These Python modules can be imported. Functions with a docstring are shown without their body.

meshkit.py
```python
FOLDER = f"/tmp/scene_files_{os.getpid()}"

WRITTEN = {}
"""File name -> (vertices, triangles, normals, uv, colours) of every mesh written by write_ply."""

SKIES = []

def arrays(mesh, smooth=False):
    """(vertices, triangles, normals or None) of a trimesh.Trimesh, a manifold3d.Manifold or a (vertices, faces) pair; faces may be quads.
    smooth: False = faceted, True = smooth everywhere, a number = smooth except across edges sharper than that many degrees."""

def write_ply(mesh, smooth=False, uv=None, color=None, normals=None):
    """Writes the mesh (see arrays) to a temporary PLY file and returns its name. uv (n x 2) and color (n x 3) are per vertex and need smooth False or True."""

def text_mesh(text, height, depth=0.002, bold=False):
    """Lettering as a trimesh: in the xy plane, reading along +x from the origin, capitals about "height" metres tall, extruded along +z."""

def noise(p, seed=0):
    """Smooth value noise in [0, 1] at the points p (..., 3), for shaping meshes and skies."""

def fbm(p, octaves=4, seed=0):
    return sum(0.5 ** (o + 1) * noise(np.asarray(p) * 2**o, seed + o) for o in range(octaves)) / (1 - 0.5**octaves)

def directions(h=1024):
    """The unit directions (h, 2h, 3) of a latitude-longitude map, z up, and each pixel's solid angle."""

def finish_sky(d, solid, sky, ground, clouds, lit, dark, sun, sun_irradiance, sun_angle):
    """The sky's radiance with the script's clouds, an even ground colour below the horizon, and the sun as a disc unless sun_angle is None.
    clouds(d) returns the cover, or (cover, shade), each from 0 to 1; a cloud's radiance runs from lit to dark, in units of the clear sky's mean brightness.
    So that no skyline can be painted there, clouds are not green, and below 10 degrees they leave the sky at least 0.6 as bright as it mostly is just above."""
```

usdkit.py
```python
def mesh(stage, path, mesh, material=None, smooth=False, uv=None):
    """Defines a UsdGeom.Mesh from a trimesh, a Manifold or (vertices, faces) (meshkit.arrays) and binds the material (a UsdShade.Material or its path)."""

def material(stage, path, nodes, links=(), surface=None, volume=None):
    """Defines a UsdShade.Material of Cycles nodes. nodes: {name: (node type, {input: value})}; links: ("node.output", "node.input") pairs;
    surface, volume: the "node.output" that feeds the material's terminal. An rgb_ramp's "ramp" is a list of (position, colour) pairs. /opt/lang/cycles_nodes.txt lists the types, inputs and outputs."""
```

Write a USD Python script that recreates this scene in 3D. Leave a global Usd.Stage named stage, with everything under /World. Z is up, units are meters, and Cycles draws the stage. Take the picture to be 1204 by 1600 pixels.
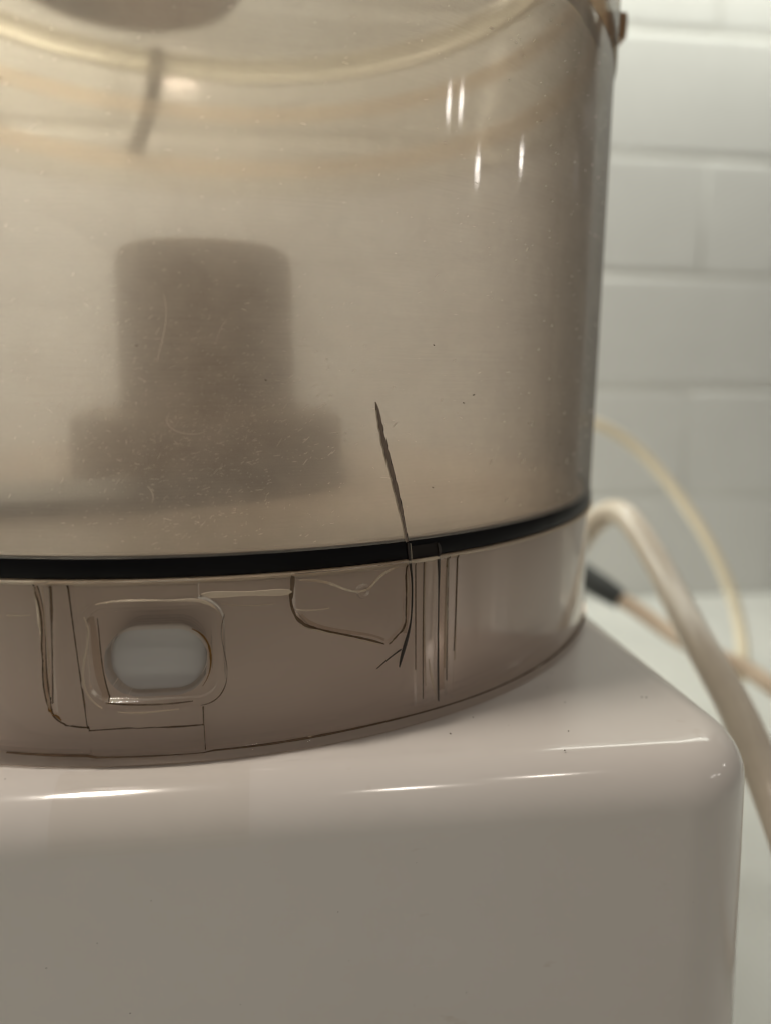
import math, random
import numpy as np, trimesh
from pxr import Gf, Sdf, Usd, UsdGeom, UsdLux, UsdShade, Vt
import usdkit, meshkit

stage = Usd.Stage.CreateInMemory()
UsdGeom.SetStageUpAxis(stage, UsdGeom.Tokens.z); UsdGeom.SetStageMetersPerUnit(stage, 1.0)
UsdGeom.Xform.Define(stage, '/World'); UsdGeom.Scope.Define(stage, '/World/Looks')
rng = np.random.default_rng(7); random.seed(7)

# ------------------------------------------------------------------ camera, lamps, exposure
EYE = np.array([0.0176, -0.1888, 0.1606]); YAW, PITCH, ROLL = 0.1349, 0.1799, 0.0089
fwd = np.array([math.sin(YAW)*math.cos(PITCH), math.cos(YAW)*math.cos(PITCH), -math.sin(PITCH)])
r0 = np.array([math.cos(YAW), -math.sin(YAW), 0.0]); u0 = np.cross(r0, fwd)
rt, up = math.cos(ROLL)*r0 + math.sin(ROLL)*u0, math.cos(ROLL)*u0 - math.sin(ROLL)*r0
cam = UsdGeom.Camera.Define(stage, '/World/camera')
M4 = Gf.Matrix4d(*[float(x) for row in (np.append(rt, 0), np.append(up, 0), np.append(-fwd, 0), np.append(EYE, 1)) for x in row])
cam.AddTransformOp().Set(M4)
cam.CreateHorizontalApertureAttr(36.0); cam.CreateFocalLengthAttr(36.0*1180.93/1204)
cam.CreateFocusDistanceAttr(0.107); cam.CreateFStopAttr(12.0); cam.CreateClippingRangeAttr(Gf.Vec2f(0.005, 100))
cam.CreateExposureAttr(0.0)


def aim(prim, loc, to):
    z = np.array(loc, float) - np.array(to, float); z /= np.linalg.norm(z)
    x = np.cross([0, 1, 0] if abs(z[2]) > .9 else [0, 0, 1], z); x /= np.linalg.norm(x); y = np.cross(z, x)
    UsdGeom.Xformable(prim).AddTransformOp().Set(Gf.Matrix4d(*[float(v) for row in (np.append(x, 0), np.append(y, 0), np.append(z, 0), np.append(loc, 1)) for v in row]))


# dim even light of the kitchen around the counter
dome = UsdLux.DomeLight.Define(stage, '/World/room_light')
usdkit.material(stage, '/World/Looks/room', {'b': ('background_shader', {'color': (1.0, .905, .845), 'strength': 0.078})}, surface='b.background')
UsdShade.MaterialBindingAPI.Apply(dome.GetPrim()).Bind(UsdShade.Material.Get(stage, '/World/Looks/room'))


def rect_lamp(name, loc, to, w, h, power, color):
    l = UsdLux.RectLight.Define(stage, '/World/' + name); l.CreateWidthAttr(w); l.CreateHeightAttr(h)
    l.CreateIntensityAttr(power); l.CreateColorAttr(Gf.Vec3f(*color)); l.CreateNormalizeAttr(False); aim(l, loc, to)


def disk_lamp(name, loc, to, r, power, color):
    l = UsdLux.DiskLight.Define(stage, '/World/' + name); l.CreateRadiusAttr(r)
    l.CreateIntensityAttr(power); l.CreateColorAttr(Gf.Vec3f(*color)); l.CreateNormalizeAttr(False); aim(l, loc, to)


COOL, WARM = (.985, 1.0, .89), (1.0, .90, .79)
rect_lamp('cabinet_strip_lamp', (.27, .262, .475), (.27, .262, 0), .62, .065, 6.2, COOL)
disk_lamp('hood_lamp', (-.095, -.112, .49), (-.075, -.03, 0), .02, 215, WARM)
rect_lamp('cabinet_strip_lamp_001', (-.42, .262, .475), (-.42, .262, 0), .72, .065, 28, COOL)  # added unseen strip lamp, there to brighten the bowl and lid ring
for i, (x, y, r, pw) in enumerate([(.27, -.95, .055, 62), (.55, -.70, .035, 80)]):
    disk_lamp('ceiling_lamp' + (f'_{i:03d}' if i else ''), (x, y, 1.5), (x, y, 0), r, pw, WARM)
for i, (x, y, z) in enumerate([(4.0, -1.9, 1.62), (4.05, -1.62, 1.60), (4.1, -1.2, 1.25), (4.2, -.10, 1.28)]):
    disk_lamp(f'far_ceiling_lamp' + (f'_{i:03d}' if i else ''), (x, y, z), (0, 0, .2), .04, 60, (1.0, .93, .86))

# ------------------------------------------------------------------ helpers
T = Sdf.ValueTypeNames
COUNT = {}


def path_of(name, parent):
    base = (parent.GetPath().pathString if parent else '/World') + '/'
    k = COUNT.get(base + name, 0); COUNT[base + name] = k + 1
    return base + name + (f'_{k:03d}' if k else '')


def tag(o, label=None, cat=None, group=None, kind=None):
    for k, v in (('label', label), ('category', cat), ('group', group), ('kind', kind)):
        if v: o.SetCustomDataByKey(k, v)
    return o


def thing(name, label, cat, loc=(0, 0, 0), group=None, kind=None):
    x = UsdGeom.Xform.Define(stage, path_of(name, None)); x.AddTranslateOp().Set(Gf.Vec3d(*map(float, loc)))
    o = x.GetPrim(); o.GetStage(); tag(o, label, cat, group, kind)
    ORIGIN[o.GetPath().pathString] = np.array(loc, float)
    return o


ORIGIN = {}


def origin_of(parent):
    p = parent.GetPath().pathString if parent else ''
    return ORIGIN.get('/'.join(p.split('/')[:3]), np.zeros(3))


def obj(name, mesh, mat, parent=None, smooth=False, uv=None, normals=None, label=None, kind=None):
    """One Mesh prim; vertices are given in world metres and stored relative to the thing's base."""
    v, f, n = meshkit.arrays(mesh, smooth)
    if normals is not None: n = normals
    m = UsdGeom.Mesh.Define(stage, path_of(name, parent))
    v = v - origin_of(parent)
    m.CreatePointsAttr(Vt.Vec3fArray.FromNumpy(v.astype(np.float32)))
    m.CreateFaceVertexCountsAttr(Vt.IntArray.FromNumpy(np.full(len(f), 3, np.int32)))
    m.CreateFaceVertexIndicesAttr(Vt.IntArray.FromNumpy(f.astype(np.int32).ravel()))
    m.CreateSubdivisionSchemeAttr('none')
    if n is not None:
        m.CreateNormalsAttr(Vt.Vec3fArray.FromNumpy(np.asarray(n, np.float32))); m.SetNormalsInterpolation('vertex')
    if uv is not None:
        UsdGeom.PrimvarsAPI(m).CreatePrimvar('st', T.TexCoord2fArray, 'vertex').Set(Vt.Vec2fArray.FromNumpy(np.asarray(uv, np.float32)))
    UsdShade.MaterialBindingAPI.Apply(m.GetPrim()).Bind(UsdShade.Material.Get(stage, '/World/Looks/' + mat))
    return tag(m.GetPrim(), label, None, None, kind)


def look(name, nodes, links=(), surface='p.BSDF'):
    usdkit.material(stage, '/World/Looks/' + name, nodes, links, surface=surface)


def plain(name, color, rough, **kw):
    """A plastic or glaze with faint mottling in colour and gloss."""
    c = np.array(color)
    look(name, {'t': ('texture_coordinate', {}), 'n': ('noise_texture', {'scale': kw.pop('scale', 60.0), 'detail': 4.0}),
                'c': ('mix_color', {'a': tuple(c*.955), 'b': tuple(np.minimum(c*1.03, .95))}),
                'm': ('map_range', {'from_min': .3, 'from_max': .7, 'to_min': rough*.75, 'to_max': rough*1.3}),
                'n2': ('noise_texture', {'scale': kw.pop('bscale', 900.0), 'detail': 2.0}),
                'b': ('bump', {'strength': kw.pop('bump', .04), 'distance': .0003}),
                'p': ('principled_bsdf', kw)},
         [('t.object', 'n.vector'), ('t.object', 'n2.vector'), ('n.fac', 'c.fac'), ('c.result', 'p.base_color'), ('n.fac', 'm.value'), ('m.result', 'p.roughness'),
          ('n2.fac', 'b.height'), ('b.normal', 'p.normal')])


def revolve(profile, n=160, a0=0.0, a1=2*math.pi):
    """Closed (r, z) loop, counter-clockwise in the (r, z) half plane, turned about z. -> vertices, faces, uv(mm)"""
    pr = np.array(profile, float); k = len(pr); a = np.linspace(a0, a1, n+1)
    v = np.stack([pr[None, :, 0]*np.sin(a)[:, None], -pr[None, :, 0]*np.cos(a)[:, None], np.broadcast_to(pr[None, :, 1], (n+1, k))], -1).reshape(-1, 3)
    uv = np.stack([np.broadcast_to(a[:, None]*90, (n+1, k)), np.broadcast_to(pr[None, :, 1]*1000, (n+1, k))], -1).reshape(-1, 2)
    i, j = np.meshgrid(np.arange(n), np.arange(k), indexing='ij'); j2 = (j+1) % k
    q = np.stack([i*k+j, (i+1)*k+j, (i+1)*k+j2, i*k+j2], -1).reshape(-1, 4)
    return v, np.vstack([q[:, [0, 1, 2]], q[:, [0, 2, 3]]]), uv


def lathe(name, profile, mat, parent, centre=(0, 0), n=160, smooth=35, **kw):
    v, f, _ = revolve(profile, n); v[:, :2] += centre
    m = trimesh.Trimesh(v, f, process=False); m.merge_vertices(); m.update_faces(m.nondegenerate_faces())
    return obj(name, m, mat, parent, smooth=smooth, **kw)


def spline(pts, n=120):
    from scipy.interpolate import CubicSpline
    p = np.array(pts, float); s = np.r_[0, np.cumsum(np.linalg.norm(np.diff(p, axis=0), axis=1))]
    return CubicSpline(s, p)(np.linspace(0, s[-1], n))


def tube(path, r, sides=28, caps=True):
    p = np.asarray(path, float); n = len(p); r = np.broadcast_to(r, (n,))
    t = np.gradient(p, axis=0); t /= np.linalg.norm(t, axis=1, keepdims=True)
    a = np.cross(t[0], [0, 0, 1.0]); a = a/np.linalg.norm(a) if np.linalg.norm(a) > 1e-3 else np.array([1.0, 0, 0]); A = []
    for k in range(n):
        a = a - t[k]*(a@t[k]); a /= np.linalg.norm(a); A.append(a)
    A = np.array(A); B = np.cross(t, A); g = np.arange(sides)*2*np.pi/sides
    v = p[:, None] + r[:, None, None]*(np.cos(g)[None, :, None]*A[:, None] + np.sin(g)[None, :, None]*B[:, None])
    i, j = np.meshgrid(np.arange(n-1), np.arange(sides), indexing='ij'); j2 = (j+1) % sides
    q = np.stack([i*sides+j, i*sides+j2, (i+1)*sides+j2, (i+1)*sides+j], -1).reshape(-1, 4)
    f = np.vstack([q[:, [0, 1, 2]], q[:, [0, 2, 3]]]); v = v.reshape(-1, 3)
    if caps:
        v = np.vstack([v, p[0], p[-1]]); k = n*sides; s = np.arange(sides); s2 = (s+1) % sides
        f = np.vstack([f, np.stack([np.full(sides, k), s2, s], 1), np.stack([np.full(sides, k+1), (n-1)*sides+s, (n-1)*sides+s2], 1)])
    return trimesh.Trimesh(v, f, process=False)


def smoothstep(x):
    x = np.clip(x, 0, 1); return x*x*(3-2*x)


# ------------------------------------------------------------------ materials
look('white_plastic', {'t': ('texture_coordinate', {}), 'n': ('noise_texture', {'scale': 22.0, 'detail': 5.0, 'roughness': .6}), 'c': ('mix_color', {'a': (.70, .658, .61), 'b': (.765, .73, .69)}),
    'mp': ('mapping', {'scale': (60, 60, 130)}), 'n3': ('noise_texture', {'scale': 1.0, 'detail': 4.0, 'roughness': .62}), 's': ('map_range', {'from_min': .66, 'from_max': .80, 'to_min': 0.0, 'to_max': .55, 'clamp': True}), 'c2': ('mix_color', {'b': (.42, .30, .20)}),
    'mp2': ('mapping', {'scale': (9, 9, 40)}), 'n4': ('noise_texture', {'scale': 1.0, 'detail': 6.0, 'roughness': .7}), 'm': ('map_range', {'from_min': .35, 'from_max': .7, 'to_min': .07, 'to_max': .19, 'clamp': True}),
    'n2': ('noise_texture', {'scale': 130.0, 'detail': 3.0}), 'b': ('bump', {'strength': .03, 'distance': .0004}), 'p': ('principled_bsdf', {})},
    [('t.object', 'n.vector'), ('t.object', 'mp.vector'), ('mp.vector', 'n3.vector'), ('t.object', 'mp2.vector'), ('mp2.vector', 'n4.vector'), ('t.object', 'n2.vector'), ('n.fac', 'c.fac'), ('n3.fac', 's.value'), ('s.result', 'c2.fac'), ('c.result', 'c2.a'),
     ('c2.result', 'p.base_color'), ('n4.fac', 'm.value'), ('m.result', 'p.roughness'), ('n2.fac', 'b.height'), ('b.normal', 'p.normal')])
plain('pedestal_plastic', (.85, .80, .755), .55)
plain('button_plastic', (.62, .60, .575), .22)
plain('glazed_tile', (.73, .735, .715), .14, scale=25.0, bscale=55.0, bump=.25)
plain('grout', (.66, .66, .62), .9)
plain('counter_top', (.77, .78, .745), .18, scale=20.0)
plain('cord_jacket', (.84, .745, .62), .22, bscale=700.0, bump=.12, scale=150.0)
plain('thin_cord_jacket', (.78, .69, .52), .45)
plain('tan_cord_jacket', (.62, .48, .36), .5)
plain('dark_rubber', (.045, .05, .05), .5)
plain('hub_plastic', (.19, .14, .09), .45)
plain('collar_plastic', (.20, .15, .10), .5)
plain('slot_dark', (.016, .012, .010), .4, specular_ior_level=.25)
plain('steel', (.03, .026, .022), .35)
plain('floor_edge_shade', (.006, .006, .007), .35, specular_ior_level=.15)
plain('lid_dark', (.24, .20, .16), .4)
plain('brown_tab', (.34, .22, .13), .4)
look('rim_frost', {'d': ('diffuse_bsdf', {'color': (.92, .87, .74)}), 't': ('translucent_bsdf', {'color': (.97, .92, .76)}), 'm': ('mix_closure', {'fac': .6}), 'g': ('principled_bsdf', {'base_color': (1, .96, .84), 'transmission_weight': 1.0, 'roughness': .12, 'ior': 1.5}), 'o': ('mix_closure', {'fac': .75})},
     [('d.BSDF', 'm.closure1'), ('t.BSDF', 'm.closure2'), ('m.closure', 'o.closure1'), ('g.BSDF', 'o.closure2')], surface='o.closure')
look('peach_glow', {'t': ('translucent_bsdf', {'color': (.98, .78, .58)}), 'x': ('transparent_bsdf', {'color': (.99, .95, .9)}), 'm': ('mix_closure', {'fac': .2})}, [('x.BSDF', 'm.closure1'), ('t.BSDF', 'm.closure2')], surface='m.closure')
look('thick_tint', {'x': ('transparent_bsdf', {'color': (.93, .895, .86)})}, surface='x.BSDF')
look('shade_grime', {'d': ('diffuse_bsdf', {'color': (.10, .07, .048)}), 'x': ('transparent_bsdf', {'color': (.85, .78, .70)}), 'o': ('mix_closure', {'fac': .42})}, [('d.BSDF', 'o.closure2'), ('x.BSDF', 'o.closure1')], surface='o.closure')  # dark refraction of the edges put into colour, with some dirt
look('amber_grime', {'d': ('diffuse_bsdf', {'color': (.30, .16, .05)}), 'x': ('transparent_bsdf', {'color': (.9, .75, .5)}), 'o': ('mix_closure', {'fac': .55})}, [('d.BSDF', 'o.closure2'), ('x.BSDF', 'o.closure1')], surface='o.closure')
look('pale_highlight', {'d': ('diffuse_bsdf', {'color': (.85, .76, .62)}), 'x': ('transparent_bsdf', {'color': (.95, .9, .84)}), 'o': ('mix_closure', {'fac': .5})}, [('d.BSDF', 'o.closure2'), ('x.BSDF', 'o.closure1')], surface='o.closure')  # pale colour standing in for highlights and glow on edges
plain('speck', (.13, .10, .075), .8)
look('scratch', {'d': ('diffuse_bsdf', {'color': (.95, .9, .84)}), 't': ('translucent_bsdf', {'color': (.95, .9, .84)}), 'o': ('mix_closure', {'fac': .55}), 'x': ('transparent_bsdf', {}), 'q': ('mix_closure', {'fac': .42})}, [('d.BSDF', 'o.closure1'), ('t.BSDF', 'o.closure2'), ('o.closure', 'q.closure2'), ('x.BSDF', 'q.closure1')], surface='q.closure')
plain('floor_plastic', (.50, .43, .35), .35)


def clear_plastic(name, t0, t1, haze, hcol, gloss, streak=1.0, refl=1.0, blur=0.0, brough=.3, aniso=.75):
    look(name, {
        'uv': ('texture_coordinate', {}),
        'mp': ('mapping', {'scale': (.09, 3.2, 1)}), 'n': ('noise_texture', {'scale': 1.0, 'detail': 5.0, 'roughness': .7}),
        'n2': ('noise_texture', {'scale': .11, 'detail': 5.0, 'roughness': .65}),
        'mp3': ('mapping', {'scale': (1.6, 2.2, 1), 'rotation': (0, 0, .6)}), 'n3': ('noise_texture', {'scale': 1.0, 'detail': 3.0, 'roughness': .8}),
        'h1': ('map_range', {'from_min': .35, 'from_max': .75, 'to_min': haze*.88, 'to_max': haze*1.16, 'clamp': True}),
        'h2': ('map_range', {'from_min': .35, 'from_max': .7, 'to_min': .8, 'to_max': 1.25, 'clamp': True}),
        'h3': ('map_range', {'from_min': .62, 'from_max': .8, 'to_min': 0.0, 'to_max': .16*streak, 'clamp': True}),
        'hm': ('math', {'math_type': 'multiply'}), 'ha': ('math', {'math_type': 'add', 'use_clamp': True}),
        'lw': ('layer_weight', {'blend': .5}), 'rp': ('rgb_ramp', {'ramp': [(0, t0), (.30, tuple(np.array(t0)*.97)), (.45, tuple(np.array(t0)*.88)), (.62, tuple(np.array(t0)*.69)), (.8, tuple(np.array(t0)*.45)), (1, t1)]}),
        'tr': ('transparent_bsdf', {}), 'tw': ('principled_bsdf', {'thin_wall': True, 'transmission_weight': 1.0, 'roughness': brough, 'ior': 1.5, 'specular_ior_level': 0.0}), 'bl': ('mix_closure', {}), 'sx': ('separate_xyz', {}), 'wz': ('map_range', {'from_min': 168.0, 'from_max': 205.0, 'to_min': blur, 'to_max': blur*.36, 'clamp': True}), 'wh': ('map_range', {'from_min': 168.0, 'from_max': 205.0, 'to_min': 1.0, 'to_max': .95, 'clamp': True}), 'hw': ('math', {'math_type': 'multiply'}), 'df': ('diffuse_bsdf', {'color': hcol}), 'tl': ('translucent_bsdf', {'color': hcol}),
        'dt': ('mix_closure', {'fac': .5}), 'body': ('mix_closure', {}),
        'tg': ('tangent', {'direction_type': 'radial', 'axis': 'z'}),
        'gl': ('glossy_bsdf', {'color': (1, 1, 1), 'roughness': gloss, 'anisotropy': aniso, 'rotation': 0.0, 'distribution': 'beckmann'}),
        'l2': ('layer_weight', {'blend': .5}), 'fr': ('math', {'math_type': 'power', 'value2': 5.0}), 'fm': ('math', {'math_type': 'multiply_add', 'value2': .3*refl, 'value3': .04*refl}), 'out': ('mix_closure', {})},
        [('uv.UV', 'mp.vector'), ('mp.vector', 'n.vector'), ('uv.UV', 'n2.vector'), ('uv.UV', 'mp3.vector'), ('mp3.vector', 'n3.vector'),
         ('n.fac', 'h1.value'), ('n2.fac', 'h2.value'), ('n3.fac', 'h3.value'), ('h1.result', 'hm.value1'), ('h2.result', 'hm.value2'),
         ('hm.value', 'ha.value1'), ('h3.result', 'ha.value2'), ('ha.value', 'hw.value1'), ('wh.result', 'hw.value2'), ('hw.value', 'body.fac'), ('uv.UV', 'sx.vector'), ('sx.y', 'wz.value'), ('sx.y', 'wh.value'), ('wz.result', 'bl.fac'),
         ('lw.facing', 'rp.fac'), ('rp.color', 'tr.color'), ('df.BSDF', 'dt.closure1'), ('tl.BSDF', 'dt.closure2'),
         ('tr.BSDF', 'bl.closure1'), ('tw.BSDF', 'bl.closure2'), ('rp.color', 'tw.base_color'), ('bl.closure', 'body.closure1'), ('dt.closure', 'body.closure2'), ('tg.tangent', 'gl.tangent'),
         ('l2.facing', 'fr.value1'), ('fr.value', 'fm.value1'), ('fm.value', 'out.fac'), ('body.closure', 'out.closure1'), ('gl.BSDF', 'out.closure2')], surface='out.closure')


clear_plastic('bowl_wall', (.96, .938, .918), (.17, .145, .13), .12, (.88, .80, .73), .054, aniso=.62)
clear_plastic('bowl_inner', (.96, .938, .918), (.30, .265, .24), .235, (.88, .80, .73), .3, refl=.02, blur=.78, brough=.26, aniso=.3)
clear_plastic('lid_plastic', (.93, .89, .83), (.35, .30, .24), .10, (.7, .62, .52), .12)
look('tape', {'x': ('transparent_bsdf', {'color': (.995, .99, .98)}), 'g': ('glossy_bsdf', {'roughness': .06}), 'o': ('mix_closure', {'fac': .03})}, [('x.BSDF', 'o.closure1'), ('g.BSDF', 'o.closure2')], surface='o.closure')
look('skirt_plastic', {'t': ('texture_coordinate', {}), 'n': ('noise_texture', {'scale': 500.0, 'detail': 3.0}), 'b': ('bump', {'strength': .03, 'distance': .0002}),
     'p': ('principled_bsdf', {'base_color': (.985, .925, .875), 'roughness': .04, 'transmission_weight': 1.0, 'ior': 1.5}), 'x': ('transparent_bsdf', {'color': (.975, .925, .885)}),
     'lw': ('layer_weight', {'blend': .5}), 'mr': ('map_range', {'from_min': .35, 'from_max': .85, 'to_min': .46, 'to_max': .0, 'clamp': True}), 'o': ('mix_closure', {})},
     [('t.object', 'n.vector'), ('n.fac', 'b.height'), ('b.normal', 'p.normal'), ('lw.facing', 'mr.value'), ('mr.result', 'o.fac'), ('p.BSDF', 'o.closure1'), ('x.BSDF', 'o.closure2')], surface='o.closure')
look('crack_face', {'t': ('texture_coordinate', {}), 'mp': ('mapping', {'scale': (3, .5, 1)}), 'n': ('noise_texture', {'scale': 1.5, 'detail': 4.0}),
     'c': ('mix_color', {'a': (.15, .11, .085), 'b': (.36, .28, .22)}), 'p': ('principled_bsdf', {'roughness': .22})},
     [('t.UV', 'mp.vector'), ('mp.vector', 'n.vector'), ('n.fac', 'c.fac'), ('c.result', 'p.base_color')])
plain('crack_edge', (.03, .022, .018), .4)

# ------------------------------------------------------------------ counter and tiled wall
WALL = .3226; TH, TW = .0769, .1524
xa, xb, ya = -1.0, 1.3, -.75
m = trimesh.creation.box((xb-xa, WALL+.012-ya, .03)); m.apply_translation(((xa+xb)/2, (WALL+.012+ya)/2, -.015))
tag(obj('counter', m, 'counter_top', None), 'pale glossy kitchen counter under the white appliance base', kind='structure')
wall = thing('tile_wall', 'white subway tile wall with pale grout behind the bowl', None, (0, WALL, 0), kind='structure')
m = trimesh.creation.box((xb-xa, .01, .56)); m.apply_translation(((xa+xb)/2, WALL+.0062, .281)); obj('grout', m, 'grout', wall)


def tile_mesh(x0, x1, z0, z1, y, k):
    """A glazed tile with a pillowed edge: three nested rounded rims and a nearly flat, very slightly bowed face."""
    cx, cz = (x0+x1)/2, (z0+z1)/2; hx, hz = (x1-x0)/2, (z1-z0)/2
    tilt = rng.normal(0, .012, 2); rings = [(0, .006), (0, .0016), (.0010, .0009), (.0030, .0002), (.0060, 0)]
    v, f = [], []
    for ins, dep in rings:
        for sx, sz in ((-1, -1), (1, -1), (1, 1), (-1, 1)):
            px, pz = sx*(hx-ins*.4), sz*(hz-ins); v.append((cx+px, y+dep+(px*tilt[0]+pz*tilt[1])*.35, cz+pz))
    for r in range(len(rings)-1):
        for s in range(4):
            a, b = r*4+s, r*4+(s+1) % 4; f += [(a, b, b+4), (a, b+4, a+4)]
    e = (len(rings)-1)*4; f += [(e, e+1, e+2), (e, e+2, e+3)]
    return trimesh.Trimesh(v, f, process=False)


g = .0008
for row in range(6):
    off = .305 + (TW/2 if row % 2 == 0 else 0)
    for k in range(-7, 7):
        x0 = off + k*TW
        if x0 < xa+.02 or x0+TW > xb-.02: continue
        obj('tile', tile_mesh(x0+g*.45, x0+TW-g*.45, row*TH+g-.0012, (row+1)*TH-g-.0012, WALL, k), 'glazed_tile', wall, smooth=True)

# ------------------------------------------------------------------ motor base
ZT = .1078; YF, YB, XR = -.0984, .155, .0890; FR, CR = .0076, .016; DRAFT = math.tan(math.radians(2.6))
base = thing('motor_base', 'glossy white plastic motor base with rounded edges under the smoky bowl', 'motor base', (0, .02, 0))


def rr_loop(hx0, hx1, y0, y1, r, n=14):
    """Rounded rectangle, counter-clockwise, with straight sides divided."""
    out = []
    cs = [(hx1-r, y0+r, -90), (hx1-r, y1-r, 0), (hx0+r, y1-r, 90), (hx0+r, y0+r, 180)]
    for i, (cx, cy, a0) in enumerate(cs):
        for a in np.radians(np.linspace(a0, a0+90, n+1)): out.append((cx+r*math.cos(a), cy+r*math.sin(a)))
        nx, ny, na = cs[(i+1) % 4]; b = np.radians(na)
        p0, p1 = np.array(out[-1]), np.array((nx+r*math.cos(b), ny+r*math.sin(b)))
        for t in np.linspace(0, 1, 42)[1:-1]: out.append(tuple(p0+(p1-p0)*t))
    return np.array(out)


def base_levels():
    lv = []                                                          # (inset from the outline at the shoulder, z)
    for t in np.linspace(0, 1, 30): lv.append((-(1-t)*(ZT-FR-.006)*DRAFT, .006+t*(ZT-FR-.006)))
    for a in np.radians(np.linspace(0, 90, 22))[1:]: lv.append((FR*(1-math.cos(a)), ZT-FR+FR*math.sin(a)))
    for k in range(1, 9): lv.append((FR+k*.0105, ZT+.00025*math.sin(math.pi*k/16)))
    return lv


def loft(levels):
    loops = [np.column_stack([L := rr_loop(-XR+i, XR-i, YF+i, YB-i, max(CR-i, .0006)), np.full(len(L), z)]) for i, z in levels]
    n = len(loops[0]); v = np.vstack(loops); i, j = np.meshgrid(np.arange(len(loops)-1), np.arange(n), indexing='ij'); j2 = (j+1) % n
    q = np.stack([i*n+j, i*n+j2, (i+1)*n+j2, (i+1)*n+j], -1)
    return v, q, n


LV = base_levels(); v, q, n = loft(LV)
f = q.reshape(-1, 4); f = np.vstack([f[:, [0, 1, 2]], f[:, [0, 2, 3]]])
c = len(v); v2 = np.vstack([v, [0, (YF+YB)/2, ZT+.0003], [0, (YF+YB)/2, .006]]); s = np.arange(n); e = (len(LV)-1)*n
f = np.vstack([f, np.stack([e+s, e+(s+1) % n, np.full(n, c)], 1), np.stack([(s+1) % n, s, np.full(n, c+1)], 1)])
hm = trimesh.Trimesh(v2, f, process=False); obj('housing', hm, 'white_plastic', base, smooth=50)
for sx in (-1, 1):
    for y in (YF+.03, YB-.03):
        ft = trimesh.creation.cylinder(.010, .006, sections=24); ft.apply_translation((sx*.065, y, .003)); obj('rubber_foot', ft, 'dark_rubber', base)
lathe('pedestal', [(0, ZT), (.0852, ZT), (.0846, ZT+.0238), (.0836, ZT+.0250), (0, ZT+.0250)], 'pedestal_plastic', base, smooth=40)
# clear tape over the front edge
nv = hm.vertex_normals[:len(v)]; vt = v + nv*.00012
sel = []
lo = next(k for k, (i, z) in enumerate(LV) if z > .1000)
for i in range(lo, len(LV)-6):
    for j in range(n):
        a = q[i, j]
        if (v[a][:, 0] > -.0145).all() and (v[a][:, 0] < .0135).all() and (v[a][:, 1] < -.088).all(): sel.append(a)
if sel:
    sel = np.array(sel); fs = np.vstack([sel[:, [0, 1, 2]], sel[:, [0, 2, 3]]]); ids, inv = np.unique(fs, return_inverse=True); fi = inv.reshape(fs.shape)
    obj('clear_tape', trimesh.Trimesh(vt[ids], fi, process=False), 'tape', base, normals=nv[ids], uv=vt[ids][:, [0, 2]]*1000)

# ------------------------------------------------------------------ bowl
R = .0900; ZS = ZT; ZB = .1340; ZF = .1366; ZTOP = .2203; RI = R-.0030
bowl = thing('processor_bowl', 'smoky translucent plastic bowl with a long crack above its locking skirt', 'bowl', (0, 0, ZS))


def cyl(th, z, r):
    a = np.radians(th); return np.stack([r*np.sin(a), -r*np.cos(a), np.broadcast_to(z, np.shape(a))], -1)


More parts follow.
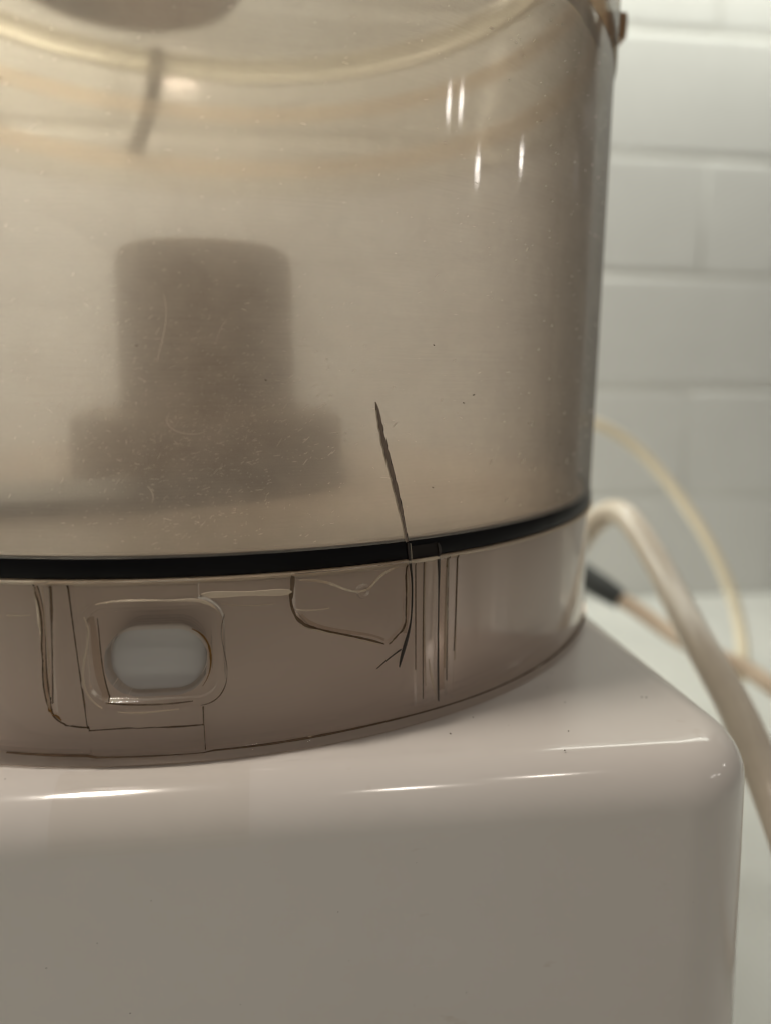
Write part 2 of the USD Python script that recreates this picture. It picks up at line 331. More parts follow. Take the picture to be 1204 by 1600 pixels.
# wall (closed shell)
for nm_, prof, mt in (('wall', [(R, z) for z in np.linspace(ZF+.0001, ZTOP, 24)], 'bowl_wall'), ('inner_wall', [(RI, z) for z in np.linspace(ZTOP, ZF+.0001, 24)], 'bowl_inner')):
    v, f, uv = revolve(prof, 240); f = f[(np.ptp(v[f][:, :, 2], axis=1) < .01)]
    an = np.arctan2(v[:, 0], -v[:, 1]); nn = np.stack([np.sin(an), -np.cos(an), 0*an], -1)*(1 if nm_ == 'wall' else -1)
    fn = np.cross(v[f][:, 1]-v[f][:, 0], v[f][:, 2]-v[f][:, 0]); flip = (fn*nn[f[:, 0]]).sum(1) < 0; f[flip] = f[flip][:, ::-1]
    obj(nm_, trimesh.Trimesh(v, f, process=False), mt, bowl, uv=uv, normals=nn)
lathe('floor', [(.020, ZF-.0021), (R-.0014, ZF-.0021), (R-.0014, ZF+.0003), (.020, ZF+.0003)], 'floor_plastic', bowl, smooth=30)
lathe('floor_edge_shade', [(R-.0013, ZB+.0001), (R+.00005, ZB+.0001), (R+.00025, ZB+.0006), (R+.00025, ZF-.0004), (R+.00005, ZF+.0002), (R-.0013, ZF+.0002)], 'floor_edge_shade', bowl, n=240, smooth=30)  # black ring painted in for the dark internal reflection at the floor edge

# skirt: a relief on the outside of a thin ring, cut through by the window
mm = 1.5708                                                          # millimetres of arc per degree


def sd_poly(U, Z, pts):
    """Signed distance (negative inside) to a polygon, mm."""
    P = np.array(pts, float); d = np.full(U.shape, 1e9); inside = np.zeros(U.shape, bool)
    for a, b in zip(P, np.roll(P, -1, 0)):
        e = b-a; t = np.clip(((U-a[0])*e[0]+(Z-a[1])*e[1])/(e@e), 0, 1)
        d = np.minimum(d, np.hypot(U-a[0]-t*e[0], Z-a[1]-t*e[1]))
        c = (a[1] > Z) != (b[1] > Z)
        with np.errstate(divide='ignore', invalid='ignore'): inside ^= c & (U < (b[0]-a[0])*(Z-a[1])/(b[1]-a[1])+a[0])
    return np.where(inside, -d, d)


def sd_rr(U, Z, cu, cz, hu, hz, r):
    a, b = np.abs(U-cu)-hu+r, np.abs(Z-cz)-hz+r
    return np.hypot(np.maximum(a, 0), np.maximum(b, 0)) + np.minimum(np.maximum(a, b), 0) - r


def deg(pts): return [(a*mm, b) for a, b in pts]


HOLE = lambda U, Z: sd_rr(U, Z, .28*mm, 14.85, 6.65, 4.65, 4.3)
FRAME = lambda U, Z: sd_rr(U, Z, .08*mm, 16.3, 9.25, 7.45, 3.6)
POCKET = lambda U, Z: sd_poly(U, Z, deg([(12.6, 27), (12.6, 21.4), (13.6, 19.4), (20.6, 15.3), (21.9, 16.9), (21.9, 27)])) - 1.1
RIBL = lambda U, Z: sd_poly(U, Z, deg([(-9.15, 30), (-8.6, 8.6), (-8.3, 8.2), (-8.35, 10), (-8.1, 30)])) - .35
LEFT = lambda U, Z: sd_poly(U, Z, deg([(-7.9, 30), (-8.2, 8.4), (-7.3, 6.6), (3.8, 6.1), (3.8, 30)])) - .4
PLATE = lambda U, Z: sd_poly(U, Z, deg([(-6.35, 40), (-5.5, 5.9), (-5.5, 1.4), (3.95, 1.4), (3.95, 24.4), (3.95, 40)])) - .1
RIBR = lambda U, Z: sd_poly(U, Z, deg([(27.95, 25.9), (27.9, 3.6), (28.75, 3.2), (28.75, 25.9)])) - .15
LEDGE = lambda U, Z: np.maximum(23.7-Z, np.maximum(4.05*mm-U, U-11.8*mm))
STRIP = lambda U, Z: sd_poly(U, Z, deg([(23.9, 26), (24.2, 3.0), (26.4, 2.6), (26.4, 26)])) - .1
up_ = lambda sd, w: smoothstep(.5-sd/(w*.55))


def relief(U, Z):
    d = np.zeros(U.shape)
    gv = lambda sd, w, h: h*np.exp(-(sd/w)**2)                         # a moulded line
    fr = FRAME(U, Z); pk = POCKET(U, Z); of, op = 1-up_(fr, .5), 1-up_(pk, .5)
    lf, pl, ld = LEFT(U, Z), PLATE(U, Z), LEDGE(U, Z)
    d += .55*up_(RIBL(U, Z), .4) - gv(RIBL(U, Z), .10, .22)
    d += .50*up_(lf, .4) + .45*up_(pl, .40) - gv(lf, .10, .30) - gv(pl, .11, .42)
    d += .55*up_(ld, .40) - gv(ld, .11, .35)
    d = d*of + 1.3*up_(fr, .5) - .8*up_(fr+1.1, .6) - gv(fr, .11, .35) - gv(fr+1.6, .10, .18)
    d = d*op + 1.2*up_(pk, .45) - gv(pk, .16, .55) - gv(pk+.75, .10, .25)*(Z < 22)
    g2 = ((U-17.9*mm)**2 + (Z-22.9)**2); d -= .75*np.exp(-g2/(2*2.2**2))*up_(pk, .5)
    rg = np.sqrt((U-18.3*mm)**2+(Z-22.6)**2); d += .8*smoothstep((1.2-rg)/.35) - .6*smoothstep((.7-rg)/.3)
    st, rr_ = STRIP(U, Z), RIBR(U, Z); d += .35*up_(st, .35) + .40*up_(rr_, .4) - gv(st, .10, .22) - gv(rr_, .09, .22)
    d -= gv(U-24.85*mm, .1, .2)*(Z > 3)*(Z < 26)
    d += .75*smoothstep((1.9-Z)/.7) - .55*smoothstep((.5-Z)/.5)                          # rim at the bottom
    d += .25*smoothstep((Z-25.5)/.5)
    return d


fine = np.arange(-12.5, 31.0, .062); th = np.r_[fine, np.arange(31.3, 75, .45), np.arange(75, 360-13.0, 1.2)]
zz = np.arange(0, 26.15, .098)/1.0; zz = np.r_[zz, 26.2]
TH_, ZZ_ = np.meshgrid(th, zz, indexing='ij'); U, Z = TH_*mm, ZZ_.copy()
Us = np.where(TH_ > 100, 999.0, U)
sd = HOLE(Us, Z); e = .01                                            # pull grid points near the window's edge onto it
gu, gz = (HOLE(Us+e, Z)-sd)/e, (HOLE(Us, Z+e)-sd)/e; near = np.abs(sd) < .055
U = np.where(near, U-sd*gu, U); Z = np.where(near, Z-sd*gz, Z); Us = np.where(TH_ > 100, 999.0, U)
D = relief(Us, Z)
A, B = U.shape
def ring(dr): return np.stack([(R*1000+dr)*np.sin(np.radians(U/mm)), -(R*1000+dr)*np.cos(np.radians(U/mm)), Z], -1)/1000 + [0, 0, ZS]
OUT, INN = ring(D).reshape(-1, 3), ring(np.full(U.shape, -2.6)).reshape(-1, 3)
ids = np.arange(A*B).reshape(A, B); nxt = np.roll(ids, -1, 0)
Q = np.stack([ids[:, :-1], nxt[:, :-1], nxt[:, 1:], ids[:, 1:]], -1)   # (A, B-1, 4), outward for OUT
sdq = HOLE(Us, Z).reshape(-1)[Q].mean(-1); keep = sdq > 0
NV = A*B
faces, lab = [], []
Uc, Zc = Us.reshape(-1)[Q].mean(-1), Z.reshape(-1)[Q].mean(-1)
L = np.zeros(Uc.shape, int)
L[STRIP(Uc, Zc) < .2] = 5; L[RIBR(Uc, Zc) < .25] = 4; L[RIBL(Uc, Zc) < .28] = 3; L[POCKET(Uc, Zc) < .3] = 2; L[FRAME(Uc, Zc) < .4] = 1
L[Zc < 1.7] = 6
qo = Q[keep]; lo_ = L[keep]; qi = Q[keep][:, ::-1] + NV
faces += [qo, qi]; lab += [lo_, np.where(lo_ == 1, 1, 0)]
top = np.stack([ids[:, -1], nxt[:, -1], nxt[:, -1]+NV, ids[:, -1]+NV], -1); bot = np.stack([nxt[:, 0], ids[:, 0], ids[:, 0]+NV, nxt[:, 0]+NV], -1)
faces += [top, bot]; lab += [np.zeros(A, int), np.full(A, 6)]
kp = np.pad(keep, ((0, 0), (1, 1)), constant_values=True)
# window edge walls
ed = []
for i, j in zip(*np.nonzero(~keep)):
    a, b, c, d = Q[i, j]
    if keep[i-1, j]: ed.append((d, a))
    if keep[(i+1) % A, j]: ed.append((b, c))
    if j and keep[i, j-1]: ed.append((a, b))
    if j+1 < B-1 and keep[i, j+1]: ed.append((c, d))
ed = np.array(ed); hw = np.stack([ed[:, 0], ed[:, 1], ed[:, 1]+NV, ed[:, 0]+NV], -1); faces.append(hw[:, ::-1]); lab.append(np.full(len(ed), 1))
FQ, LB = np.vstack(faces), np.concatenate(lab)
VV = np.vstack([OUT, INN]); FT = np.vstack([FQ[:, [0, 1, 2]], FQ[:, [0, 2, 3]]]); LT = np.r_[LB, LB]
if len(FT):
    vol = trimesh.Trimesh(VV, FT, process=False)
    if vol.volume < 0: FT = FT[:, ::-1]
# normals from the two big sheets only, so that the relief shades smoothly and rims stay crisp
sheet = np.r_[np.ones(len(qo)+len(qi), bool), np.zeros(len(FQ)-len(qo)-len(qi), bool)]; sheet = np.r_[sheet, sheet]
NS = meshkit.arrays((VV, FT[sheet]), True)[2]
for k, nm in ((0, 'skirt'), (1, 'window_frame'), (2, 'gate_boss'), (3, 'locking_rib'), (4, 'locking_rib'), (5, 'locking_strip'), (6, 'bottom_rim')):
    for sh in (True, False):
        pass
    fs = FT[(LT == k)]; ss = sheet[LT == k]
    rim = fs[~ss]; fs = fs[ss]
    i1, inv = np.unique(fs, return_inverse=True); vp, fp, npm = VV[i1], inv.reshape(fs.shape), NS[i1]
    if len(rim):                                                     # flat-shaded rims
        vr = VV[rim].reshape(-1, 3); fn = np.cross(VV[rim][:, 1]-VV[rim][:, 0], VV[rim][:, 2]-VV[rim][:, 0]); fn /= np.linalg.norm(fn, axis=1, keepdims=True)+1e-12
        fp = np.vstack([fp, np.arange(len(vr)).reshape(-1, 3)+len(vp)]); vp = np.vstack([vp, vr]); npm = np.vstack([npm, np.repeat(fn, 3, 0)])
    obj(nm, trimesh.Trimesh(vp, fp, process=False), 'skirt_plastic', bowl, normals=npm)


def ribbon(pts, widths, lift=.00006, thick=.00004, side=0.0):
    """A thin sliver lying on the outside of the bowl: pts (degrees, mm above the skirt's foot), widths mm."""
    p = np.array(pts, float); w = np.broadcast_to(np.asarray(widths, float), (len(p),)); uvp = np.column_stack([p[:, 0]*mm, p[:, 1]])
    t = np.gradient(uvp, axis=0); t /= np.linalg.norm(t, axis=1, keepdims=True)+1e-9; nrm = np.column_stack([t[:, 1], -t[:, 0]])
    l, r = uvp+nrm*(w*(.5+side))[:, None], uvp-nrm*(w*(.5-side))[:, None]; V = []
    for dr in (thick, -.0002):
        for s_ in (l, r):
            rr = R+dr+(np.max([relief(s_[:, 0]+du, s_[:, 1]+dz_) for du in (-.22, 0, .22) for dz_ in (-.22, 0, .22)], axis=0)/1000+.00003 if lift == 'relief' else lift)
            V.append(cyl(s_[:, 0]/mm, s_[:, 1]/1000+ZS, 1.0*rr))
    n_ = len(p); V = np.vstack(V); F = []
    for k in range(n_-1):
        for a, b in ((0, 1), (3, 2), (2, 0), (1, 3)):
            F += [(a*n_+k, b*n_+k, b*n_+k+1), (a*n_+k, b*n_+k+1, a*n_+k+1)]
    uv4 = np.vstack([np.column_stack([s_[:, 0], s_[:, 1]]) for s_ in (l, r, l, r)])
    return trimesh.Trimesh(V, F, process=False), uv4


def rib_spline(ctrl, n=60):
    c_ = spline([(a, b, w) for a, b, w in ctrl], n); return c_[:, :2], np.maximum(c_[:, 2], .02)


lathe('painted_lip_glow', [(R-.0014, ZS+.02615), (R+.00052, ZS+.02615), (R+.00060, ZS+.02600), (R+.00052, ZS+.02575), (R-.0014, ZS+.02575)], 'pale_highlight', bowl, n=240, smooth=30)  # cream ring painting the glow of light inside the skirt top edge
p_, w_ = rib_spline([(4.2, 24.15, .1), (4.5, 24.1, .5), (8, 23.9, .55), (11.4, 23.7, .55), (11.7, 23.7, .1)]); m, _u = ribbon(p_, w_, .0010); obj('ledge_highlight', m, 'pale_highlight', bowl)  # pale ribbon painting the bright line of light on the ledge
p_, w_ = rib_spline([(12.4, 25.2, .1), (13.6, 25.0, .3), (15.0, 24.4, .32), (16.4, 23.35, .30), (17.6, 22.75, .25), (18.6, 22.9, .22), (19.3, 23.8, .28), (20.2, 24.9, .32), (21.3, 25.5, .25), (21.9, 25.7, .05)]); m, _u = ribbon(p_, w_, .0011); obj('wave_highlight', m, 'pale_highlight', bowl)  # painted ribbon for the bright wave refracted in the dimple
p_, w_ = rib_spline([(19.62, 49.1, .05), (19.85, 47.6, .48), (20.2, 45.0, .74), (20.65, 42.3, .80), (21.3, 39.0, .74), (22.0, 35.2, .66), (22.6, 31.6, .50), (22.98, 28.9, .36)], 140); w_ = w_*(.80+.4*meshkit.noise(np.column_stack([p_[:, 1]*1.6, 0*w_, 0*w_]), 5))
m, uvr = ribbon(p_, w_); obj('crack', m, 'crack_face', bowl, uv=uvr, smooth=False, label='long tapering brown crack running up the bowl wall')
nz_ = meshkit.noise(np.column_stack([p_[:, 1]*2.3, 0*w_, 0*w_+4]), 9); w2 = .03+.30*np.maximum(nz_-.38, 0)
p2 = p_[22:]+np.column_stack([w_[22:]*.5/mm, 0*w_[22:]]); m, uvr = ribbon(p2, w2[22:], .00009, side=.2); obj('crack_edge', m, 'crack_edge', bowl, uv=uvr)
p2 = p_[8:]-np.column_stack([w_[8:]*.5/mm, 0*w_[8:]]); m, uvr = ribbon(p2, .05+.09*nz_[8:], .00009); obj('crack_edge', m, 'pale_highlight', bowl, uv=uvr, label='pale highlight painted along the edge of the crack')  # pale ribbon painting the highlight on the left side of the crack
# the slot where the black line is interrupted
p_, w_ = rib_spline([(23.35, 27.25, 1.9), (24.5, 27.25, 2.0), (25.6, 27.25, 2.0), (26.35, 27.3, 2.1)], 20); m, _u = ribbon(p_, w_, .00032); obj('slot', m, 'slot_dark', bowl)
p_, w_ = rib_spline([(23.4, 26.0, .2), (25, 26.05, .5), (26.3, 26.1, .2)], 20); m, _u = ribbon(p_, w_, .0009); obj('slot_highlight', m, 'pale_highlight', bowl)  # pale ribbon painting the highlight under the slot
p_, w_ = rib_spline([(23.22, 28.7, .05), (23.3, 27.6, .13), (23.38, 26.2, .10)], 16); m, _u = ribbon(p_, w_, .00042); obj('slot_highlight', m, 'pale_highlight', bowl)  # painted highlight down the side of the slot
p_, w_ = rib_spline([(26.3, 28.2, .2), (26.5, 27.4, .5), (26.55, 26.4, .25)], 16); m, _u = ribbon(p_, w_, .0006); obj('slot_end', m, 'crack_edge', bowl)
p_, w_ = rib_spline([(23.0, 28.8, .45), (23.15, 26.5, .35), (23.42, 23.7, .2), (23.5, 19.5, .14), (23.3, 16.0, .2), (22.95, 14.0, .42), (22.45, 11.6, .38), (22.2, 10.0, .05)], 50)
m, uvr = ribbon(p_, w_, .00045); obj('crack', m, 'crack_edge', bowl, uv=uvr, label='fine end of the crack curling down the skirt')
p_, w_ = rib_spline([(22.5, 12.6, .16), (21.6, 11.9, .1), (20.7, 11.1, .06), (19.9, 10.3, .02)], 24)
m, uvr = ribbon(p_, w_, .0001); obj('crack', m, 'crack_edge', bowl, uv=uvr, label='hair-thin side branch of the crack')
p_, w_ = rib_spline([(26.45, 27.6, .3), (26.52, 26.2, .42), (26.6, 23.9, .3), (26.62, 21.5, .16), (26.7, 12, .14), (26.88, 2.9, .10)], 60)
m, uvr = ribbon(p_, w_, .0004); obj('dark_line', m, 'crack_edge', bowl, uv=uvr)

# dark refraction lines and some dirt painted along the moulded edges
for mat_, ctrl in (('shade_grime', [(-9.5, 25.6, .10), (-9.25, 14, .12), (-9.14, 9.5, .14), (-8.75, 7.7, .16), (-8.0, 6.4, .12), (-7.25, 5.95, .14), (-5.63, 5.7, .12)]),
                   ('shade_grime', [(-9.0, 25.6, .08), (-8.75, 15, .09), (-8.5, 9.2, .12), (-8.3, 8.0, .06)]), ('shade_grime', [(-7.84, 25.7, .14), (-8.0, 18, .10), (-8.3, 9.6, .07)]),
                   ('shade_grime', [(-6.52, 25.7, .16), (-6.3, 20, .12), (-5.95, 12, .13), (-5.6, 5.4, .2)]), ('shade_grime', [(-5.6, 5.45, .10), (-1, 5.75, .16), (1.5, 5.8, .2), (4.0, 5.85, .10)]),
                   ('shade_grime', [(4.0, 8.4, .2), (4.0, 6.9, .14), (4.05, 1.9, .13)]), ('shade_grime', [(11.8, 25.9, .26), (11.72, 21.9, .24), (12.05, 20.1, .30), (13.0, 18.55, .62), (14.6, 17.6, .36), (17.4, 16.2, .28), (20.3, 14.4, .16)]),
                   ('shade_grime', [(20.8, 14.25, .12), (22.0, 15.6, .30), (22.55, 17.4, .22), (22.62, 21, .16), (22.6, 25.9, .14)]), ('shade_grime', [(6.0, 21.2, .08), (5.9, 16, .06), (5.85, 11.2, .10), (4.9, 9.3, .10), (3.8, 8.75, .05)]),
                   ('thick_tint', [(-4.75, 21.6, .5), (-4.6, 17, .9), (-4.3, 12.4, .9), (-3.9, 10.0, .5)]), ('shade_grime', [(-4.3, 21.2, .05), (-4.2, 17, .10), (-3.95, 12.4, .10), (-3.6, 9.9, .15)]), ('thick_tint', [(-9.2, 25.4, .5), (-8.95, 16, .6), (-8.75, 9.5, .6), (-8.4, 8, .3)]), ('thick_tint', [(27.3, 25.4, 1.0), (27.3, 15, 1.1), (27.4, 4.5, .9)]), ('thick_tint', [(23.05, 25.4, .5), (23.1, 19, .8), (22.9, 15, .5)]), ('thick_tint', [(12.4, 20.4, .5), (13.6, 18.6, .8), (16.8, 17.0, .5), (20.3, 15.0, .4)]), ('shade_grime', [(-3.9, 9.75, .14), (-1.0, 9.35, .16), (3.2, 9.5, .1)]),
                   ('shade_grime', [(27.75, 25.9, .10), (27.75, 18, .09), (27.85, 6, .05)]), ('shade_grime', [(28.85, 25.9, .14), (28.8, 18, .11), (28.7, 10.5, .04)]), ('shade_grime', [(24.78, 25.6, .07), (24.85, 14, .07), (25.0, 4, .04)]), ('shade_grime', [(23.85, 25.6, .05), (23.95, 18, .08), (24.05, 9, .04)]),
                   ('amber_grime', [(3.3, 19.35, .05), (4.35, 17.9, .22), (4.75, 15.5, .28), (4.5, 12.6, .12), (4.0, 11.2, .03)]), ('amber_grime', [(-8.95, 9.2, .1), (-8.65, 8.2, .55), (-8.3, 7.3, .3), (-8.0, 6.7, .05)]),
                   ('shade_grime', [(-13, 1.9, .08), (-4, 1.75, .13), (4, 1.7, .06), (9, 1.7, .13), (20, 1.8, .10), (30, 1.75, .07), (45, 1.75, .09), (66, 1.75, .09)])):
    p_, w_ = rib_spline(ctrl, 90); w_ = w_*(1 if mat_ == 'thick_tint' else .75+.5*meshkit.noise(np.column_stack([p_*1.7, 0*w_])*np.array([mm, 1, 1]), 3)); m, _u = ribbon(p_, w_, 'relief'); obj('thick_edge' if mat_ == 'thick_tint' else 'shade_grime_line', m, mat_, bowl)

for ctrl in ([(12.4, 18.5, .04), (13.8, 17.6, .22), (16.5, 16.2, .16), (19.5, 14.4, .2), (20.4, 13.9, .04)], [(22.3, 16.0, .03), (22.95, 18.0, .16), (23.0, 24.5, .12), (22.9, 25.6, .03)], [(-5.2, 21.6, .04), (-5.35, 16, .14), (-5.3, 11, .16), (-4.2, 9.0, .05)],
             [(-4.2, 23.3, .05), (-2, 23.75, .16), (2, 23.6, .2), (4.2, 23.3, .3), (5.3, 22.2, .12), (5.7, 20.8, .03)], [(-8.6, 25.4, .05), (-8.55, 18, .10), (-8.45, 10.5, .07)], [(-9.35, 25.4, .04), (-9.15, 16, .09), (-9.0, 10.5, .12), (-8.6, 8.4, .2), (-8.4, 8.0, .05)],
             [(24.95, 25.5, .05), (25.0, 15, .12), (25.3, 6, .05)], [(27.75, 25.6, .05), (27.7, 16, .12), (27.7, 8, .04)], [(28.95, 25.6, .3), (28.9, 20, .14), (28.85, 9, .05)], [(25.6, 10.2, .04), (26.0, 7.0, .28), (26.5, 4.2, .05)], [(12.0, 21.2, .03), (13.2, 20.85, .14), (15, 20.9, .03)],
             [(-3, 8.3, .03), (-1.4, 8.05, .16), (.8, 8.2, .1), (2, 8.3, .03)], [(-12, 21.3, .05), (-11, 21.3, .12), (-10, 21.4, .03)], [(5.8, 22.4, .05), (8, 21.9, .10), (10.3, 21.9, .03)]):
    p_, w_ = rib_spline(ctrl, 60); m, _u = ribbon(p_, w_*(.6+.8*meshkit.noise(np.column_stack([p_*1.3, 0*w_])*np.array([mm, 1, 1]), 8)), 'relief'); obj('edge_highlight', m, 'pale_highlight', bowl)  # pale ribbons painting highlights beside the moulded grooves

# the white latch button that fills the window, leaning a little so that its foot stands proud
def stadium(ins, n=72):
    from shapely.geometry import box as bx_
    g_ = bx_(.28*mm-6.45+4.1, 14.85-4.45+4.1, .28*mm+6.45-4.1, 14.85+4.45-4.1).buffer(4.1-ins, 24)
    return np.array([g_.exterior.interpolate(t_, True).coords[0] for t_ in np.linspace(0, 1, n, endpoint=False)])
def dish(P): return -1.35-.09*(P[:, 1]-14.85)+.0045*((P[:, 1]-14.85)**2) - .25*np.exp(-((P[:, 1]-12.2)/1.1)**2)
rings_ = [(stadium(0), -5.0), (stadium(0), None, -.45), (stadium(.12), None, -.22), (stadium(.35), None, -.06), (stadium(.7), None, 0)] + [(stadium(k_), None, 0) for k_ in (1.2, 1.8, 2.4, 3.0, 3.5, 3.95)]
Vb, Fb = [], []
for rg_ in rings_:
    P_ = rg_[0]; dr_ = np.full(len(P_), rg_[1]) if rg_[1] is not None else dish(P_)+rg_[2]
    Vb.append(cyl(P_[:, 0]/mm, P_[:, 1]/1000+ZS, R+dr_/1000))
for r_ in range(len(rings_)-1):
    for k_ in range(72):
        a_, b_ = r_*72+k_, r_*72+(k_+1) % 72; Fb += [(a_, b_, b_+72), (a_, b_+72, a_+72)]
Pc = rings_[-1][0]; Vb = np.vstack(Vb+[cyl(np.array([Pc[:, 0].mean()/mm]), np.array([Pc[:, 1].mean()/1000+ZS]), R+dish(Pc).mean()/1000)])
e_ = (len(rings_)-1)*72; Fb += [(e_+k_, e_+(k_+1) % 72, len(Vb)-1) for k_ in range(72)]
bt_ = trimesh.Trimesh(Vb, Fb, process=False)
if (bt_.face_normals[-72:] @ np.array([0, -1, 0])).mean() < 0: bt_.invert()
obj('latch_button', bt_, 'button_plastic', base, smooth=60)

# scratches: a few long ones and many short nicks
def scr(pts, w, mat='scratch', name='scratch', **kw):
    c_ = spline([(a, b, 0) for a, b in pts], 26) if len(pts) > 2 else np.column_stack([np.linspace(pts[0], pts[1], 4), np.zeros(4)])
    m_, u_ = ribbon(c_[:, :2], w*np.sin(np.linspace(.25, math.pi-.25, len(c_)))); return m_
for pts, w in (([(2.1, 62.3), (2.25, 60.2), (1.9, 57), (1.4, 54.2)], .07), ([(2.2, 47.8), (2.35, 45.8), (3.3, 45.2), (5.0, 45.5)], .08),
               ([(.2, 38.5), (.6, 37.2), (.5, 36.4)], .10), ([(6.9, 59.5), (6.2, 57.6), (6.0, 56.6)], .06)):
    obj('scratch', scr(pts, w*.75), 'scratch', bowl)
parts = []
for k in range(1900):
    if k % 3: a, z = rng.normal(4, 6), rng.normal(46, 9)
    else: a, z = rng.uniform(-14, 60), rng.uniform(31, 108)
    if not 30 < z < 110: continue
    ang = rng.normal(.35, .5); l = rng.gamma(1.6, .17); parts.append(scr([(a, z), (a+l*math.cos(ang)/mm, z+l*math.sin(ang))], rng.uniform(.018, .045)))
obj('fine_nicks', trimesh.util.concatenate(parts), 'scratch', bowl, kind='stuff')
parts = []
for k in range(14):
    a, z = rng.uniform(-12, 60), rng.uniform(31, 105); parts.append(scr([(a, z), (a+rng.normal(0, .15), z+rng.uniform(.05, .25))], rng.uniform(.05, .11)))
obj('dark_specks', trimesh.util.concatenate(parts), 'speck', bowl, kind='stuff')

# ------------------------------------------------------------------ lid
TAB = (.0882, -.0185, .2338)
LZ0, LZ1, LR = .2205, .2640, R+.0004
lid = thing('bowl_lid', 'smoky clear lid fitted over the rim of the cracked bowl', 'lid', (0, 0, LZ0))
prof = [(LR, LZ0), (LR, LZ0+.004), (LR, LZ1-.004), (LR-.0012, LZ1-.001), (LR-.004, LZ1), (.050, LZ1+.0015), (.050, LZ1-.0005), (LR-.0045, LZ1-.002), (LR-.0018, LZ1-.005), (RI, LZ0+.004), (RI, LZ0)]
v, f, uv = revolve(prof, 240); m = trimesh.Trimesh(v, f, process=False); m2 = meshkit.arrays(m, True)
obj('lid_shell', m, 'lid_plastic', lid, uv=uv, normals=m2[2])
lathe('lid_rim', [(.0858+.0028*math.cos(a), LZ1-.0056+.0038*math.sin(a)) for a in np.linspace(0, 2*math.pi, 17)[:-1]], 'rim_frost', lid, smooth=60)
for zb_, hb_, mb_ in ((.2452, .0024, 'peach_glow'), (.2282, .0028, 'peach_glow')):
    lathe('lid_glow_band', [(.0868+.0013*math.cos(a), zb_+hb_*math.sin(a)) for a in np.linspace(0, 2*math.pi, 13)[:-1]], mb_, lid, smooth=60)  # peach bands painting the warm reflected arcs inside the lid
def tb(cx, cy, r, z0, z1, mat, name, t=.003):
    lathe(name, [(r-t, z0), (r, z0), (r, z1), (r-t, z1)], mat, lid, (cx, cy), 64)
tb(-.022, .035, .030, LZ1-.004, LZ1+.05, 'lid_dark', 'feed_tube')
m = tube(spline([cyl(np.array(193.5), LZ1+.001, R+.003), cyl(np.array(196.0), LZ1-.02, R+.0034), cyl(np.array(199.0), LZ0+.012, R+.0034)], 20), .0028, 14); obj('latch_rod', m, 'lid_dark', lid, smooth=40)
m = trimesh.creation.box((.0056, .006, .0052)); m = m.subdivide().subdivide(); m.vertices *= 1-.12*(np.linalg.norm(m.vertices/[.0031, .0035, .0031], axis=1)[:, None]-1)
m.apply_transform(trimesh.transformations.rotation_matrix(math.radians(0), [0, 0, 1])); m.apply_translation(TAB); obj('brown_tab', m, 'brown_tab', lid, smooth=40)

# ------------------------------------------------------------------ chopping blade inside the bowl
bl = thing('chopping_blade', 'dark hub of the chopping blade standing inside the smoky bowl', 'blade', (0, 0, ZF))
zc = .1518
lathe('hub', [(0, zc-.002), (.0205, zc-.002), (.0200, .1862), (.0193, .1880), (.0175, .1888), (0, .1890)], 'hub_plastic', bl, smooth=40)
lathe('collar', [(0, ZF+.0006), (.0318, ZF+.0006), (.0318, .1492), (.0306, .1514), (.0285, .1522), (0, .1522)], 'collar_plastic', bl, smooth=40)
for ctrl, z0 in (([(.031, -.010), (.0285, -.030), (.012, -.048), (-.012, -.0575), (-.038, -.0600), (-.062, -.0530)], ZF+.0004),):
    pin = spline([(a, b, 0) for a, b in ctrl], 40)[:, :2]; n_ = len(pin); t = np.linspace(0, 1, n_)
    tn = np.gradient(pin, axis=0); tn /= np.linalg.norm(tn, axis=1, keepdims=True); nr = -pin/np.linalg.norm(pin, axis=1, keepdims=True)
    wd = .014*(1-.6*t**2); Vb = []
    for dz in (0, .0026):
        for sg in (0, 1): Vb.append(np.column_stack([pin+nr*(wd*sg)[:, None], z0+dz+.0022*sg+0*t]))
    Vb = np.vstack(Vb); F = []
    for k in range(n_-1):
        for a_, b_ in ((1, 0), (2, 3), (0, 2), (3, 1)): F += [(a_*n_+k, b_*n_+k, b_*n_+k+1), (a_*n_+k, b_*n_+k+1, a_*n_+k+1)]
    F += [(0, n_, 3*n_), (0, 3*n_, 2*n_), (n_-1, 3*n_-1, 4*n_-1), (n_-1, 4*n_-1, 2*n_-1)]
    bm = trimesh.Trimesh(Vb, F, process=False); bm.fix_normals(); obj('steel_blade', bm, 'steel', bl, smooth=40)

# ------------------------------------------------------------------ cords
def at(px, py, depth):                                               # measured once from the photograph: a point at this distance from the eye
    d = fwd + (px-602)/1180.93*rt - (py-800)/1180.93*up
    return EYE + d*depth


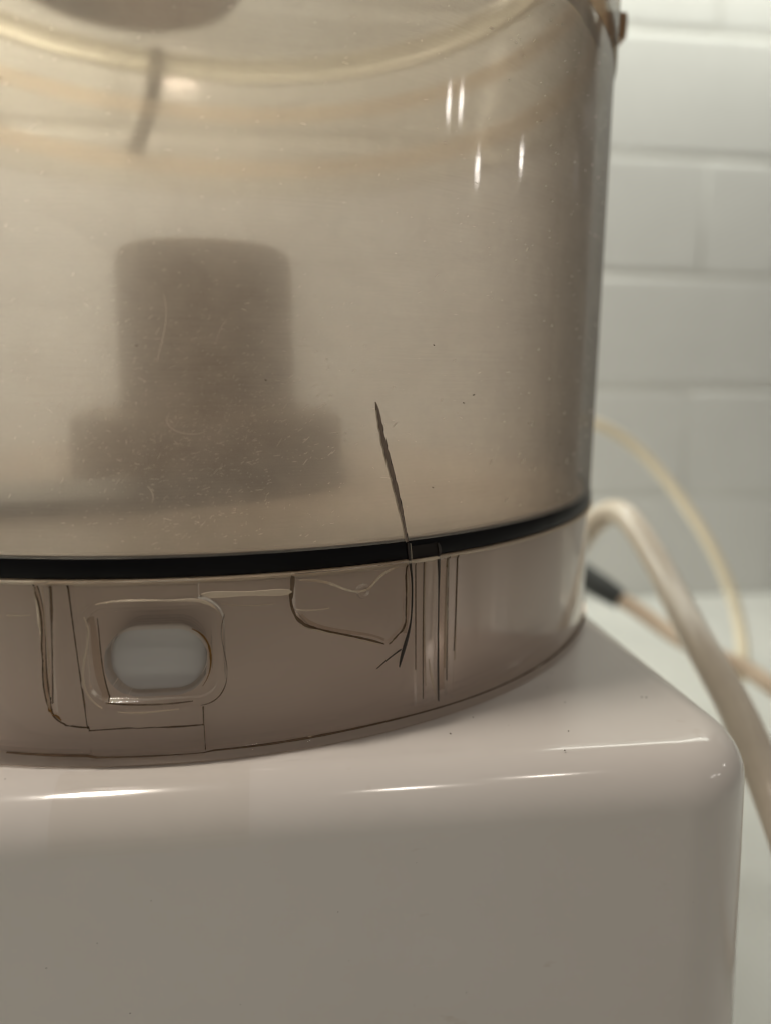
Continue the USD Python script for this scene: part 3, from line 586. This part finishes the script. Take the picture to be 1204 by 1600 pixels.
cd = [(.045, .165, .075), (.055, .135, .080), at(872, 905, .262), at(912, 836, .256), at(955, 800, .247), at(1000, 835, .232), at(1046, 918, .212), at(1098, 1017, .188), at(1150, 1110, .172), at(1187, 1195, .160), at(1228, 1300, .150), at(1262, 1400, .146), (.150, -.062, .020), (.20, -.10, .0045), (.34, -.13, .0045)]
c1 = thing('power_cord', 'thick cream power cord looping from behind the bowl down past the base', 'cord', (.12, .0, 0))
obj('jacket', tube(spline(cd, 260), .0040, 32), 'cord_jacket', c1, smooth=60)
c2 = thing('plug_cord', 'tan cord with a dark rubber end lying behind the thick cream cord', 'cord', (.2, .15, 0))
pA, pB = at(935, 915, .335), at(968, 937, .330)
pth = spline([at(960, 932, .331), at(1000, 956, .325), at(1060, 998, .312), at(1110, 1022, .30), at(1165, 1045, .292), at(1204, 1072, .283), at(1260, 1105, .275), (.36, .07, .0035)], 90)
obj('jacket', tube(pth, .0033, 20), 'tan_cord_jacket', c2, smooth=60)
ax = pB-pA; pp = np.array([pA-ax*.9, pA, pA+ax*.25, pA+ax*.7, pB, pB+ax*.03]); obj('rubber_end', tube(pp, [.0054, .0054, .0053, .0048, .0043, .0028], 20), 'dark_rubber', c2, smooth=30)
c3 = thing('thin_cord', 'thin pale yellow cord arching in front of the tile wall', 'cord', (.28, .25, 0))
obj('jacket', tube(spline([(.14, .27, .100), at(905, 655, .40), at(945, 668, .40), at(990, 697, .40), at(1050, 762, .395), at(1108, 850, .385), at(1143, 930, .375), at(1158, 1000, .36), at(1160, 1040, .345), at(1150, 1062, .33)], 110), .0028, 20), 'thin_cord_jacket', c3, smooth=60)

# ------------------------------------------------------------------ crumbs on the base
parts = []
for k in range(110):
    if k < 75: x, y, z, nz = rng.uniform(-.03, .083), rng.uniform(-.093, -.03), ZT+.0001, 1
    else: x, y, z, nz = rng.uniform(-.03, .075), None, rng.uniform(.05, .100), 0
    if y is None: y = YF-(ZT-FR-z)*DRAFT
    if nz and math.hypot(x, y) < R+.001: continue
    s_ = (min(abs(rng.normal(0, .00009)), .00008)+.00005)*(1 if nz else .5); b = trimesh.creation.icosphere(1, 1.0); b.vertices *= [s_*rng.uniform(.6, 1.8), s_*(1 if nz else .3), s_*(.5 if nz else 1)]
    b.apply_transform(trimesh.transformations.rotation_matrix(rng.uniform(0, 6), [0, 0, 1] if nz else [0, 1, 0])); b.apply_translation((x, y, z)); parts.append(b)
obj('dust_specks', trimesh.util.concatenate(parts), 'speck', base, kind='stuff')
